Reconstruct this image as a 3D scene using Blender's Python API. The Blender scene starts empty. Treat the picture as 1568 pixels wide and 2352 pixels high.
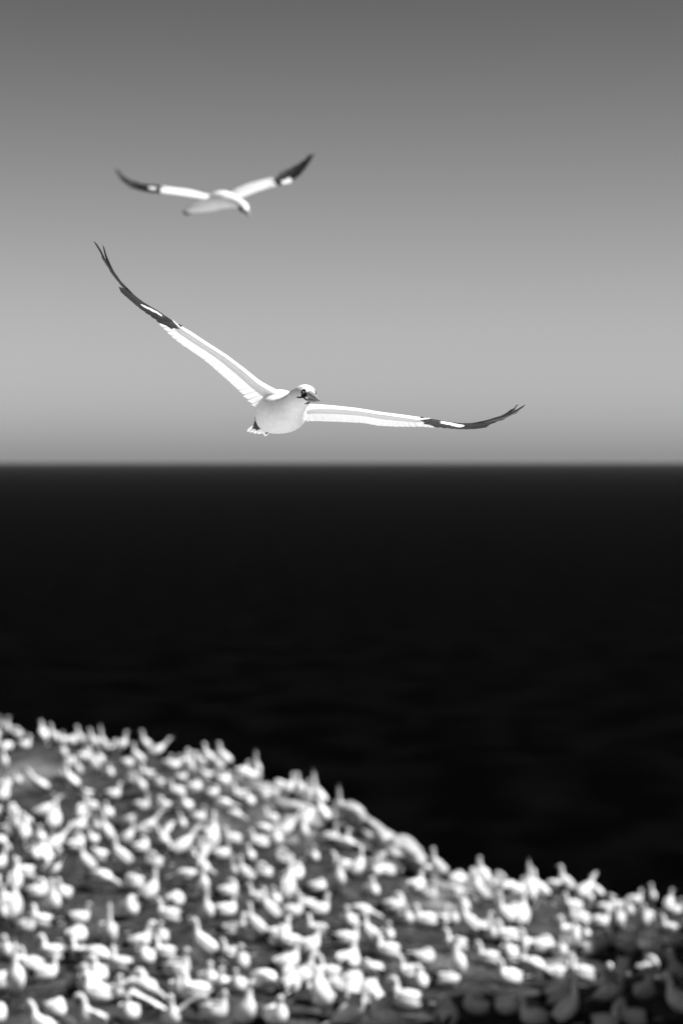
import bpy, math, random
import numpy as np
from mathutils import Vector, Matrix

random.seed(11)
rng = np.random.default_rng(11)
S = bpy.context.scene
COL = S.collection

# ------------------------------------------------------------------ camera
ZC = 40.0            # camera height above the sea
K = 5553.0           # focal length in units of the 1568 x 2352 picture
HOR = 1059.0         # row of the true horizon in that picture
FOCUS = 9.25
cam = bpy.data.cameras.new("camera")
cam.sensor_fit = 'VERTICAL'
cam.sensor_height = 36.0
cam.sensor_width = 24.0
cam.lens = 85.0
cam.shift_y = -(1176.0 - HOR) / 2352.0
cam.clip_start = 0.1
cam.clip_end = 200000.0
cam.dof.use_dof = True
cam.dof.focus_distance = FOCUS - 0.12
cam.dof.aperture_fstop = 2.2
cam_ob = bpy.data.objects.new("camera", cam)
COL.objects.link(cam_ob)
cam_ob.location = (0, 0, ZC)
cam_ob.rotation_euler = (math.radians(90), 0, 0)
S.camera = cam_ob

# ------------------------------------------------------------------ sun and sky
TO_SUN = Vector((0.64, -0.19, 0.745)).normalized()
ELEV = math.asin(TO_SUN.z)
sun = bpy.data.lights.new("sun", 'SUN')
sun.energy = 5.0
sun.angle = math.radians(0.53)
sun.color = (1.0, 1.0, 1.0)
sun_ob = bpy.data.objects.new("sun", sun)
COL.objects.link(sun_ob)
sun_ob.location = (30, -5, 90)
sun_ob.rotation_euler = (-TO_SUN).to_track_quat('-Z', 'Y').to_euler()

W = bpy.data.worlds.new("World")
S.world = W
W.use_nodes = True
nt = W.node_tree
nt.nodes.clear()
sky = nt.nodes.new('ShaderNodeTexSky')
sky.sky_type = 'NISHITA'
sky.sun_disc = False
sky.sun_elevation = ELEV
sky.sun_rotation = math.atan2(TO_SUN.x, TO_SUN.y)
sky.air_density = 1.0
sky.dust_density = 1.2
sky.ozone_density = 1.0
sep = nt.nodes.new('ShaderNodeSeparateColor')     # black and white film behind a red filter
tc = nt.nodes.new('ShaderNodeTexCoord')
sx = nt.nodes.new('ShaderNodeSeparateXYZ')
rampz = nt.nodes.new('ShaderNodeValToRGB')
rampz.color_ramp.interpolation = 'EASE'
el = rampz.color_ramp.elements
el[0].position = 0.0
el[0].color = (1, 1, 1, 1)
el[1].position = 0.26
el[1].color = (0.33, 0.33, 0.33, 1)
mul = nt.nodes.new('ShaderNodeMath')
mul.operation = 'MULTIPLY'
bg = nt.nodes.new('ShaderNodeBackground')
bg.inputs['Strength'].default_value = 0.075
wo = nt.nodes.new('ShaderNodeOutputWorld')
L = nt.links.new
L(sky.outputs[0], sep.inputs[0])
L(tc.outputs['Generated'], sx.inputs[0])
L(sx.outputs['Z'], rampz.inputs[0])
L(sep.outputs[0], mul.inputs[0])
L(rampz.outputs[0], mul.inputs[1])
L(mul.outputs[0], bg.inputs['Color'])
L(bg.outputs[0], wo.inputs['Surface'])

S.view_settings.view_transform = 'Standard'
S.view_settings.look = 'None'
S.view_settings.gamma = 1.0
S.view_settings.exposure = 0.70
S.view_settings.use_curve_mapping = False
S.cycles.use_denoising = True
S.cycles.max_bounces = 8
S.cycles.transmission_bounces = 6
S.cycles.volume_bounces = 0
S.cycles.caustics_reflective = False
S.cycles.caustics_refractive = False


# ------------------------------------------------------------------ helpers
def P(px, py, d):
    """the point at distance d along the view axis that lands on picture row py, column px"""
    return Vector(((px - 784.0) / K * d, d, ZC - (py - HOR) / K * d))


def tag(o, label=None, cat=None, group=None, kind=None):
    if label:
        o['label'] = label
    if cat:
        o['category'] = cat
    if group:
        o['group'] = group
    if kind:
        o['kind'] = kind
    return o


def mesh(name, verts, faces, mat, tones=None, smooth=True):
    me = bpy.data.meshes.new(name)
    me.from_pydata([tuple(v) for v in verts], [], faces)
    me.materials.append(mat)
    if tones is not None:
        at = me.color_attributes.new('tone', 'FLOAT_COLOR', 'POINT')
        buf = np.ones((len(verts), 4), dtype=np.float32)
        buf[:, :3] = np.asarray(tones, dtype=np.float32)[:, None]
        at.data.foreach_set('color', buf.ravel())
    if smooth:
        me.polygons.foreach_set('use_smooth', [True] * len(me.polygons))
    me.update()
    return me


def link(name, me, parent=None, loc=None):
    o = bpy.data.objects.new(name, me)
    COL.objects.link(o)
    if parent is not None:
        o.parent = parent
    if loc is not None:
        o.location = loc
    return o


def empty(name, loc, label=None, cat=None, group=None):
    o = bpy.data.objects.new(name, None)
    COL.objects.link(o)
    o.location = loc
    o.empty_display_size = 0.1
    return tag(o, label, cat, group)


def catmull(pts, n):
    """resample a list of equal-length tuples with a Catmull-Rom curve"""
    A = np.array(pts, dtype=float)
    m = len(A)
    out = []
    for i in range(n):
        t = i / (n - 1) * (m - 1)
        k = min(int(t), m - 2)
        f = t - k
        p0 = A[k - 1] if k > 0 else 2 * A[0] - A[1]
        p1, p2 = A[k], A[k + 1]
        p3 = A[k + 2] if k + 2 < m else 2 * A[-1] - A[-2]
        out.append(0.5 * ((2 * p1) + (-p0 + p2) * f + (2 * p0 - 5 * p1 + 4 * p2 - p3) * f * f
                          + (-p0 + 3 * p1 - 3 * p2 + p3) * f ** 3))
    return np.array(out)


def loft(centres, ups, rs, ru, n=16, cap=True, rt=None):
    """closed tube: rings of n points round each centre; rs = half width, ru = half height"""
    C = [Vector(c) for c in centres]
    m = len(C)
    V, F = [], []
    for i in range(m):
        t = (C[min(i + 1, m - 1)] - C[max(i - 1, 0)]).normalized()
        u = Vector(ups[i])
        s = t.cross(u).normalized()
        u = s.cross(t).normalized()
        for j in range(n):
            a = 2 * math.pi * j / n
            ca, sa = math.cos(a), math.sin(a)
            V.append(C[i] + s * (rs[i] * ca) + u * ((rt[i] if rt is not None and sa > 0 else ru[i]) * sa))
    for i in range(m - 1):
        for j in range(n):
            a, b = i * n + j, i * n + (j + 1) % n
            F.append((a, b, b + n, a + n))
    if cap:
        V.append(C[0]); c0 = len(V) - 1
        V.append(C[-1]); c1 = len(V) - 1
        for j in range(n):
            F.append((c0, (j + 1) % n, j))
            F.append((c1, (m - 1) * n + j, (m - 1) * n + (j + 1) % n))
    return V, F


# ------------------------------------------------------------------ materials (all grey: the picture is black and white)
def base_mat(name, rough=0.7, spec=0.3):
    m = bpy.data.materials.new(name)
    m.use_nodes = True
    b = m.node_tree.nodes['Principled BSDF']
    b.inputs['Roughness'].default_value = rough
    b.inputs['Specular IOR Level'].default_value = spec
    return m, m.node_tree, b


def feather_mat(name, translucent=0.0, rough=0.85, spec=0.12, grain=0.10, scale=60.0, stretch=(1, 1, 1), bump=0.25):
    """colour from the 'tone' attribute, broken up by fine noise"""
    m, t, b = base_mat(name, rough, spec)
    at = t.nodes.new('ShaderNodeAttribute'); at.attribute_name = 'tone'
    co = t.nodes.new('ShaderNodeTexCoord')
    mp = t.nodes.new('ShaderNodeMapping'); mp.inputs['Scale'].default_value = stretch
    nz = t.nodes.new('ShaderNodeTexNoise'); nz.inputs['Scale'].default_value = scale
    nz.inputs['Detail'].default_value = 5.0
    mr = t.nodes.new('ShaderNodeMapRange')
    mr.inputs['From Min'].default_value = 0.3; mr.inputs['From Max'].default_value = 0.7
    mr.inputs['To Min'].default_value = 1.0 - grain; mr.inputs['To Max'].default_value = 1.0 + grain * 0.3
    mx = t.nodes.new('ShaderNodeVectorMath'); mx.operation = 'SCALE'
    bp = t.nodes.new('ShaderNodeBump'); bp.inputs['Strength'].default_value = bump
    bp.inputs['Distance'].default_value = 0.004
    l = t.links.new
    l(co.outputs['Object'], mp.inputs[0]); l(mp.outputs[0], nz.inputs['Vector'])
    l(nz.outputs[0], mr.inputs[0]); l(at.outputs['Color'], mx.inputs[0]); l(mr.outputs[0], mx.inputs['Scale'])
    l(mx.outputs[0], b.inputs['Base Color'])
    l(nz.outputs[0], bp.inputs['Height']); l(bp.outputs[0], b.inputs['Normal'])
    if translucent > 0:
        tr = t.nodes.new('ShaderNodeBsdfTranslucent')
        ms = t.nodes.new('ShaderNodeMixShader'); ms.inputs[0].default_value = translucent
        l(mx.outputs[0], tr.inputs['Color'])
        l(b.outputs[0], ms.inputs[1]); l(tr.outputs[0], ms.inputs[2])
        l(ms.outputs[0], t.nodes['Material Output'].inputs['Surface'])
    return m


def plain_mat(name, v, rough=0.6, spec=0.3, noise=0.15, scale=40.0):
    m, t, b = base_mat(name, rough, spec)
    nz = t.nodes.new('ShaderNodeTexNoise'); nz.inputs['Scale'].default_value = scale
    cr = t.nodes.new('ShaderNodeMapRange')
    cr.inputs['To Min'].default_value = v * (1 - noise); cr.inputs['To Max'].default_value = v * (1 + noise)
    co = t.nodes.new('ShaderNodeTexCoord')
    t.links.new(co.outputs['Object'], nz.inputs['Vector'])
    t.links.new(nz.outputs[0], cr.inputs[0])
    t.links.new(cr.outputs[0], b.inputs['Base Color'])
    return m


M_BODY = feather_mat('white_plumage', 0.0, 0.9, 0.08, 0.08, 48.0, (1, 0.5, 1), 0.6)
M_WING = feather_mat('wing_plumage', 0.20, 0.9, 0.08, 0.06, 70.0, (1, 1, 1), 0.3)
M_VANE = feather_mat('translucent_vane', 0.31, 0.85, 0.1, 0.06, 120.0, (1, 1, 1), 0.2)
M_DARK = feather_mat('dark_primary', 0.05, 0.5, 0.25, 0.35, 160.0, (1, 1, 1), 0.3)
M_COLONY = feather_mat('colony_plumage', 0.0, 0.9, 0.08, 0.08, 30.0, (1, 1, 1), 0.2)
t_ = M_COLONY.node_tree
oi = t_.nodes.new('ShaderNodeObjectInfo')
rr = t_.nodes.new('ShaderNodeMapRange')
rr.inputs['To Min'].default_value = 0.76
rr.inputs['To Max'].default_value = 1.0
vs = t_.nodes.new('ShaderNodeVectorMath')
vs.operation = 'SCALE'
b_ = t_.nodes['Principled BSDF']
src = b_.inputs['Base Color'].links[0].from_socket
t_.links.new(oi.outputs['Random'], rr.inputs[0])
t_.links.new(src, vs.inputs[0])
t_.links.new(rr.outputs[0], vs.inputs['Scale'])
t_.links.new(vs.outputs[0], b_.inputs['Base Color'])
M_BILL = feather_mat('horn_bill', 0.0, 0.4, 0.4, 0.15, 150.0, (1, 1, 1), 0.1)
M_FOOT = plain_mat('black_skin', 0.012, 0.5, 0.35)
M_EYE = feather_mat('eye_ball', 0.0, 0.15, 0.5, 0.0)

# ------------------------------------------------------------------ terrain
def plateau(x, y):
    q = np.maximum(y, 20) - 30
    return ZC - 7.06 - 0.037 * q - 0.0145 * np.clip(x, 0, 7) * np.maximum(q, 0)


EDGE = [(-80, 110), (-30, 88), (-14, 79)]
# where the rim is seen, column and row, laid out on the plateau
for (px_, py_) in [(0, 1693), (150, 1702), (300, 1724), (430, 1742), (600, 1797), (700, 1842), (780, 1884), (850, 1900), (900, 1934), (960, 1992),
                   (1050, 2022), (1150, 2040), (1250, 2056), (1450, 2072), (1568, 2100)]:
    dd_ = np.arange(28, 90, 0.02)
    k_ = int(np.argmax(ZC - (py_ - HOR) / K * dd_ <= plateau((px_ - 784) / K * dd_, dd_)))
    EDGE.append(((px_ - 784) / K * dd_[k_], dd_[k_]))
EDGE += [(9, 50), (12, 52), (18, 55), (30, 58), (80, 60)]
EX = np.array([e[0] for e in EDGE], float)
EY = np.array([e[1] for e in EDGE], float)


def lattice(seed):
    r = np.random.default_rng(seed)
    return r.random((64, 64))


_LAT = [lattice(s) for s in (1, 2, 3, 4)]


def vnoise(x, y, k=0):
    A = _LAT[k]
    xi = np.floor(x).astype(int); yi = np.floor(y).astype(int)
    fx = x - xi; fy = y - yi
    fx = fx * fx * (3 - 2 * fx); fy = fy * fy * (3 - 2 * fy)
    g = lambda a, b: A[a % 64, b % 64]
    return (g(xi, yi) * (1 - fx) + g(xi + 1, yi) * fx) * (1 - fy) + (g(xi, yi + 1) * (1 - fx) + g(xi + 1, yi + 1) * fx) * fy


def sstep(a, b, x):
    t = np.clip((x - a) / (b - a), 0, 1)
    return t * t * (3 - 2 * t)


SHADE_CRAG = [(16.8, 46.0), (14.4, 41.0), (12.9, 34.6), (11.2, 30.4), (9.7, 28.0), (10.2, 24.0), (13.0, 20.0)]  # ridge line of the unseen crag added for its shadow


def ground(x, y):
    x = np.asarray(x, float); y = np.asarray(y, float)
    z = plateau(x, y)
    z = z + 0.34 * (vnoise(x * 0.28 + 7, y * 0.28, 0) - 0.5) + 0.16 * (vnoise(x * 1.1, y * 1.1, 1) - 0.5) \
        + 0.10 * (vnoise(x * 2.3, y * 2.3, 2) - 0.5)
    # the knoll that the photographer stands on
    hill = sstep(24, 3.2, y) * sstep(-60, -6, -np.abs(x))
    z = z * (1 - hill) + (ZC - 1.75 + 0.3 * (vnoise(x * 0.5, y * 0.5, 3) - 0.5)) * hill
    # tall crag added out of view to shade the colony's lower right corner
    r = np.full(np.broadcast(x, y).shape, 99.0)
    for (ax, ay), (bx_, by_) in zip(SHADE_CRAG[:-1], SHADE_CRAG[1:]):
        q = np.clip(((x - ax) * (bx_ - ax) + (y - ay) * (by_ - ay)) / ((bx_ - ax) ** 2 + (by_ - ay) ** 2), 0, 1)
        r = np.minimum(r, np.hypot(x - ax - q * (bx_ - ax), y - ay - q * (by_ - ay)))
    r = r + 1.2 * (vnoise(x * 0.6, y * 0.6, 1) - 0.5)
    z = z + (9.3 + 5.0 * (vnoise(x * 0.55, y * 0.55, 2) - 0.5)) * sstep(3.4, 1.2, r)
    # the cliff edge
    ye = np.interp(x, EX, EY) + 0.5 * (vnoise(x * 0.9, x * 0.0 + 3.0, 3) - 0.5)
    d = y - ye
    z = z - np.where(d > 0, 0.75 * np.abs(d) ** 1.5 + 0.3 * d, 0) \
        - np.where(d > -1.5, 0.10 * (np.clip(d, -1.5, 0) + 1.5) ** 2, 0)
    return np.maximum(z, -4.0)


def axis(*segs):
    out = []
    for a, b, s in segs:
        n = max(2, int(round((b - a) / s)))
        out += list(np.linspace(a, b, n, endpoint=False))
    return np.array(out + [segs[-1][1]])


gx = axis((-80, -14, 2.0), (-14, 10, 0.13), (10, 20, 0.35), (20, 80, 2.5))
gy = axis((-60, -4, 2.5), (-4, 29, 0.6), (29, 80, 0.15), (82, 100, 1.0), (100, 130, 2.0))
XX, YY = np.meshgrid(gx, gy)
ZZ = ground(XX, YY)
nx, ny = len(gx), len(gy)
me = bpy.data.meshes.new('headland')
vv = np.stack([XX.ravel(), YY.ravel(), ZZ.ravel()], 1)
idx = np.arange(nx * ny).reshape(ny, nx)
ff = np.stack([idx[:-1, :-1].ravel(), idx[:-1, 1:].ravel(), idx[1:, 1:].ravel(), idx[1:, :-1].ravel()], 1)
me.from_pydata(vv.tolist(), [], ff.tolist())
me.polygons.foreach_set('use_smooth', [True] * len(me.polygons))
# guano-bleached rock along the rim; unseen slope below the knoll paled for bounce light
dye = YY - np.interp(XX, EX, EY)
pale = 0.75 * np.clip(1.15 - np.abs(dye + 0.2) / 2.6, 0, 1) * sstep(-5.5, -3.2, XX) * sstep(5.0, 2.4, XX)
for (px_, py_, wx, wy, am) in [(240, 2090, 50, 35, 0.08), (430, 2200, 50, 35, 0.07), (80, 1775, 110, 40, 0.16), (690, 1868, 70, 38, 0.75), (540, 1780, 70, 25, 0.5), (1275, 2120, 45, 50, 0.22), (1005, 2175, 80, 40, 0.10),
                               (480, 1880, 60, 22, 0.22), (1010, 2030, 50, 25, 0.4), (860, 1935, 40, 20, 0.5)]:
    dd_ = 5.89 / ((py_ - HOR) / K - 0.037)
    bx, by, rx = (px_ - 784) / K * dd_, dd_, wx / K * dd_
    ry = wy / K * dd_ * dd_ / 5.89
    q = ((XX - bx) / rx) ** 2 + ((YY - by) / ry) ** 2
    pale = np.maximum(pale, am * np.exp(-q))
pale = np.maximum(pale, 1.0 * sstep(28.5, 25, YY) * sstep(9, 6.5, XX))  # out-of-view foreground whitened as fill for the near gannet
pale = np.clip(pale + 0.25 * (vnoise(XX * 0.9, YY * 0.9, 3) - 0.5) * (pale > 0.05), 0, 1)
at = me.color_attributes.new('pale', 'FLOAT_COLOR', 'POINT')
buf = np.ones((nx * ny, 4), np.float32)
buf[:, :3] = pale.ravel()[:, None]
at.data.foreach_set('color', buf.ravel())
m, t, b = base_mat('colony_ground', 0.95, 0.1)
at_n = t.nodes.new('ShaderNodeAttribute'); at_n.attribute_name = 'pale'
co = t.nodes.new('ShaderNodeTexCoord')
n1 = t.nodes.new('ShaderNodeTexNoise'); n1.inputs['Scale'].default_value = 1.6; n1.inputs['Detail'].default_value = 6
n2 = t.nodes.new('ShaderNodeTexNoise'); n2.inputs['Scale'].default_value = 7.0; n2.inputs['Detail'].default_value = 4
r1 = t.nodes.new('ShaderNodeValToRGB')
r1.color_ramp.elements[0].position = 0.36; r1.color_ramp.elements[0].color = (0.008, 0.008, 0.008, 1)
r1.color_ramp.elements[1].position = 0.68; r1.color_ramp.elements[1].color = (0.048, 0.048, 0.048, 1)
r2 = t.nodes.new('ShaderNodeValToRGB')
r2.color_ramp.elements[0].position = 0.52; r2.color_ramp.elements[0].color = (0, 0, 0, 1)
r2.color_ramp.elements[1].position = 0.74; r2.color_ramp.elements[1].color = (0.09, 0.09, 0.09, 1)
ad = t.nodes.new('ShaderNodeMix'); ad.data_type = 'RGBA'; ad.blend_type = 'ADD'; ad.inputs[0].default_value = 1.0
n3 = t.nodes.new('ShaderNodeTexNoise'); n3.inputs['Scale'].default_value = 3.5; n3.inputs['Detail'].default_value = 8
r3 = t.nodes.new('ShaderNodeValToRGB')
r3.color_ramp.elements[0].position = 0.3; r3.color_ramp.elements[0].color = (0.44, 0.44, 0.44, 1)
r3.color_ramp.elements[1].position = 0.7; r3.color_ramp.elements[1].color = (0.62, 0.62, 0.62, 1)
mixp = t.nodes.new('ShaderNodeMix'); mixp.data_type = 'RGBA'
bp = t.nodes.new('ShaderNodeBump'); bp.inputs['Strength'].default_value = 0.6; bp.inputs['Distance'].default_value = 0.06
l = t.links.new
for n in (n1, n2, n3):
    l(co.outputs['Object'], n.inputs['Vector'])
l(n1.outputs[0], r1.inputs[0]); l(n2.outputs[0], r2.inputs[0]); l(n3.outputs[0], r3.inputs[0])
l(r1.outputs[0], ad.inputs[6]); l(r2.outputs[0], ad.inputs[7])
l(at_n.outputs['Fac'], mixp.inputs[0]); l(ad.outputs[2], mixp.inputs[6]); l(r3.outputs[0], mixp.inputs[7])
l(mixp.outputs[2], b.inputs['Base Color'])
l(n3.outputs[0], bp.inputs['Height']); l(bp.outputs[0], b.inputs['Normal'])
M_GROUND = m
me.materials.append(m)
tag(link('headland', me), kind='structure')

# ------------------------------------------------------------------ sea
SEA = 60000.0
m, t, b = base_mat('sea_water', 0.5, 0.0)
co = t.nodes.new('ShaderNodeTexCoord')
mp = t.nodes.new('ShaderNodeMapping'); mp.inputs['Scale'].default_value = (0.10, 0.05, 1.0)
n1 = t.nodes.new('ShaderNodeTexNoise'); n1.inputs['Scale'].default_value = 1.0; n1.inputs['Detail'].default_value = 3
r1 = t.nodes.new('ShaderNodeValToRGB')
r1.color_ramp.elements[0].position = 0.40; r1.color_ramp.elements[0].color = (0.0001, 0.0001, 0.0001, 1)
r1.color_ramp.elements[1].position = 0.75; r1.color_ramp.elements[1].color = (0.0018, 0.0018, 0.0018, 1)
l = t.links.new
l(co.outputs['Object'], mp.inputs[0]); l(mp.outputs[0], n1.inputs['Vector']); l(n1.outputs[0], r1.inputs[0])
df = t.nodes.new('ShaderNodeBsdfDiffuse')
gl = t.nodes.new('ShaderNodeBsdfGlossy'); gl.inputs['Roughness'].default_value = 0.4
gl.inputs['Color'].default_value = (0.0025, 0.0025, 0.0025, 1)
sm = t.nodes.new('ShaderNodeAddShader')
l(r1.outputs[0], df.inputs['Color']); l(df.outputs[0], sm.inputs[0]); l(gl.outputs[0], sm.inputs[1])
l(sm.outputs[0], t.nodes['Material Output'].inputs['Surface'])
ring = [(SEA * math.cos(2 * math.pi * i / 128), SEA * math.sin(2 * math.pi * i / 128), 0) for i in range(128)]
link('sea', mesh('sea', ring + [(0, 0, 0)], [(128, i, (i + 1) % 128) for i in range(128)], m, smooth=False))['kind'] = 'structure'

# ------------------------------------------------------------------ air over the sea
hb = 60500.0
hz0, hz1 = -5.0, ZC + 9.0
hv = [(x, y, z) for z in (hz0, hz1) for (x, y) in ((-hb, -hb), (hb, -hb), (hb, hb), (-hb, hb))]
hf = [(3, 2, 1, 0), (4, 5, 6, 7), (0, 1, 5, 4), (1, 2, 6, 5), (2, 3, 7, 6), (3, 0, 4, 7)]
hm = bpy.data.materials.new('sea_haze')
hm.use_nodes = True
ht = hm.node_tree
ht.nodes.clear()
ho = ht.nodes.new('ShaderNodeOutputMaterial')
hp = ht.nodes.new('ShaderNodeVolumePrincipled')
hp.inputs['Color'].default_value = (0.50, 0.50, 0.50, 1)
hp.inputs['Density'].default_value = 0.82e-5
hp.inputs['Anisotropy'].default_value = 0.0
ht.links.new(hp.outputs[0], ho.inputs['Volume'])
hz = link('haze', mesh('haze', hv, hf, hm, smooth=False))
hz['kind'] = 'stuff'

# ------------------------------------------------------------------ wings in flight
PROFILE_UP = [(0.0, 0.0), (0.012, 0.010), (0.05, 0.021), (0.12, 0.029), (0.22, 0.033), (0.30, 0.029), (0.38, 0.022), (0.46, 0.011)]
PROFILE_LO = [(0.46, 0.006), (0.36, 0.005), (0.25, 0.004), (0.10, 0.001), (0.03, -0.003)]


class Edge:
    """a polyline in picture columns/rows with distances, sampled by length"""
    def __init__(self, pts):
        self.p = np.array(pts, float)
        s = np.hypot(*np.diff(self.p[:, :2], axis=0).T)
        self.s = np.concatenate([[0], np.cumsum(s)])
        self.s /= self.s[-1]

    def t_of(self, px, py):
        tt = np.linspace(0, 1, 2001)
        dd = (np.interp(tt, self.s, self.p[:, 0]) - px) ** 2 + (np.interp(tt, self.s, self.p[:, 1]) - py) ** 2
        return float(tt[int(np.argmin(dd))])

    def at(self, t):
        q = [np.interp(t, self.s, self.p[:, i]) for i in range(3)]
        return P(q[0], q[1], q[2])


def feather(path, width, side_fn, tip=0.25, base=0.5, camber=0.06, nl=9, tone=(0.8, 0.8), rachis=0.9):
    """a single vane: strip along path, width across side_fn(i), pointed at the end, raised along its shaft"""
    V, F, T = [], [], []
    m = len(path)
    for i in range(m):
        f = i / (m - 1)
        w0_ = width[i] if isinstance(width, list) else width
        w = w0_ * (base + (1 - base) * min(1, f / 0.35)) if f < 0.35 else w0_
        if tip < 0.05:
            w *= (1.0 if i < m - 1 else 0.82)
        elif f > 1 - tip:
            q = (f - (1 - tip)) / tip
            w *= math.sqrt(max(0.0, 1 - q * q)) * 0.97 + 0.03
        s, n = side_fn(i)
        c = Vector(path[i])
        for j, (a, h) in enumerate(((-0.5, 0.0), (-0.12, 0.8), (0.02, 1.0), (0.16, 0.8), (0.62, 0.0))):
            V.append(c + s * (w * a) + n * (w * camber * h))
            tt = tone[0] + (tone[1] - tone[0]) * f
            T.append(tt * (rachis if j == 2 else 1.0))
    for i in range(m - 1):
        for j in range(4):
            a = i * 5 + j
            F.append((a, a + 1, a + 6, a + 5))
    return V, F, T


def build_wing(root, org, le, te, up, t_wrist, t_in=0.0, n_sec=18, thick=1.0, prim_tone=0.065, white=0.86, sec_w=0.94,
               tips=None, patch=None, covert=True, sweep_u=0.34, nprim=10, prim_w=0.026, jit=0.0, root_k=0.0, sec_from=0.0, tip0=0.30, v_off=0.033, patch_n=(0.7, 0.7), ptilt=0.22, cov_v=-0.020):
    """arm with a blunt lit leading edge, secondaries as separate vanes, dark primaries as separate vanes"""
    LE, TE = Edge(le), Edge(te)
    if isinstance(t_wrist, tuple):
        t_wrist = LE.t_of(*t_wrist)
    up = Vector(up).normalized()

    def frame(t):
        a, b_ = LE.at(t), TE.at(t)
        sp = (LE.at(min(1, t + 0.02)) - LE.at(max(0, t - 0.02))).normalized()
        ch = b_ - a
        c = ch.normalized()
        n = sp.cross(c).normalized()
        if n.dot(up) < 0:
            n = -n
        return a, ch, sp, c, n

    def surf(t, u, v=0.0):
        a, ch, sp, c, n = frame(t)
        return a + ch * u + n * v

    V, F, T = [], [], []
    ns = 46
    te_end = t_wrist + 0.012
    prof = PROFILE_UP + PROFILE_LO
    m = len(prof)
    for i in range(ns):
        f = i / (ns - 1)
        t = t_in + (te_end - t_in) * f
        a, ch, sp, c, n = frame(t)
        k = thick * (1.0 - 0.45 * f) * (1.0 if f < 0.9 else max(0.15, 1 - (f - 0.9) / 0.1 * 0.85))
        k *= 1 + 0.10 * math.sin(7.0 * f + 1) + root_k * max(0.0, 1 - f / 0.16) ** 1.5
        for (u, v) in prof:
            V.append(a + ch * u + n * ((v - v_off) * k) - Vector(org))
            T.append(white)
    for i in range(ns - 1):
        for j in range(m):
            a_, b_ = i * m + j, i * m + (j + 1) % m
            F.append((a_, b_, b_ + m, a_ + m))
    F.append(tuple(range(m)))
    F.append(tuple((ns - 1) * m + j for j in range(m))[::-1])
    wing = link('wing', mesh('wing', V, F, M_WING, T), root)

    # secondaries: white vanes from under the coverts to the trailing edge
    span = (LE.at(t_wrist) - LE.at(t_in)).length
    dt = (t_wrist - t_in) * (1 - sec_from) / n_sec
    for k in range(n_sec):
        f = sec_from + (1 - sec_from) * (k + 0.5) / n_sec
        t = t_in + (t_wrist - t_in) * f
        path, fr, wd = [], [], []
        u1 = 1.0 + random.uniform(-0.012, 0.012)
        for i in range(9):
            q = i / 8
            u = 0.24 + (u1 - 0.24) * q
            tt = min(1.0, t + 0.020 * q)
            a, ch, sp, c, n = frame(tt)
            v = -v_off * thick * (1 - 0.45 * f) + 0.006 * (1 - q) + 0.005 * math.sin(q * math.pi)
            wd.append((1.12 if k < 5 else 1.0) * (surf(tt + dt / 2, u) - surf(max(0, tt - dt / 2), u)).length * sec_w)
            path.append(a + ch * u + n * v - Vector(org))
            fr.append(((sp + n * 0.075).normalized(), (n - sp * 0.075).normalized()))
        fv = feather(path, wd, lambda i: fr[i], tip=0.035, base=0.95, camber=0.015, tone=(white * 0.97, white), rachis=0.9)
        link('secondary_feather', mesh('secondary_feather', fv[0], fv[1], M_VANE, fv[2]), wing)

    # primaries: long dark vanes stacked towards the tip
    for k in range(nprim):
        g = k / (nprim - 1)
        t0 = t_wrist - 0.02 + 0.16 * g * (1 - t_wrist) / 0.3
        t1 = t_wrist + (1 - t_wrist) * (tip0 + (1 - tip0) * g ** 0.85)
        if tips:
            t1 = tips[k]
        path, fr = [], []
        for i in range(15):
            q = i / 14
            t = t0 + (t1 - t0) * q
            u = (0.12 + 0.30 * (1 - g)) * (1 - q) + (1.0 - sweep_u * g ** 1.5) * q ** 1.3
            a, ch, sp, c, n = frame(t)
            v = -0.012 * thick * (1 - q) - 0.0006 * (nprim - k) + jit * (random.random() - 0.5) * q * q \
                + 0.004 * math.sin(k * 2.4) * q * q + (0.022 * q ** 4 if k == nprim - 2 else 0)
            path.append(a + ch * u + n * v - Vector(org))
            fr.append(((c * 0.9 + n * -ptilt).normalized(), n))
        w = prim_w * (1.0 - 0.25 * g) * (0.85 + 0.3 * random.random())
        tn = prim_tone * (2.8 if k % 3 == 1 else 0.8) * random.uniform(0.7, 1.3)
        fv = feather(path, w, lambda i: fr[i], tip=0.42, base=0.6, camber=0.10, tone=(tn * 1.3, tn * 0.8), rachis=1.8)
        link('primary_feather', mesh('primary_feather', fv[0], fv[1], M_DARK, fv[2]), wing)
    # dark primary coverts and alula over the wrist
    if covert:
        for k in range(7):
            g = k / 6
            t0 = t_wrist - 0.035 + 0.14 * g
            path, fr = [], []
            for i in range(8):
                q = i / 7
                t = t0 + (0.085 + 0.05 * g) * q
                u = 0.04 + 0.10 * g + (0.55 - 0.45 * g) * q ** 1.5
                a, ch, sp, c, n = frame(min(t, 1))
                path.append(a + ch * u + n * (cov_v * thick + 0.010 * (1 - q) - 0.0012 * k) - Vector(org))
                fr.append(((c * 0.8 - n * 0.6).normalized(), (n * 0.8 - c * 0.6).normalized()))
            tn = prim_tone * random.uniform(0.7, 1.5)
            fv = feather(path, 0.030 * thick, lambda i: fr[i], tip=0.35, base=0.7, camber=0.1, tone=(tn * 1.5, tn), rachis=1.6)
            link('covert_feather', mesh('covert_feather', fv[0], fv[1], M_DARK, fv[2]), wing)
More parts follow.
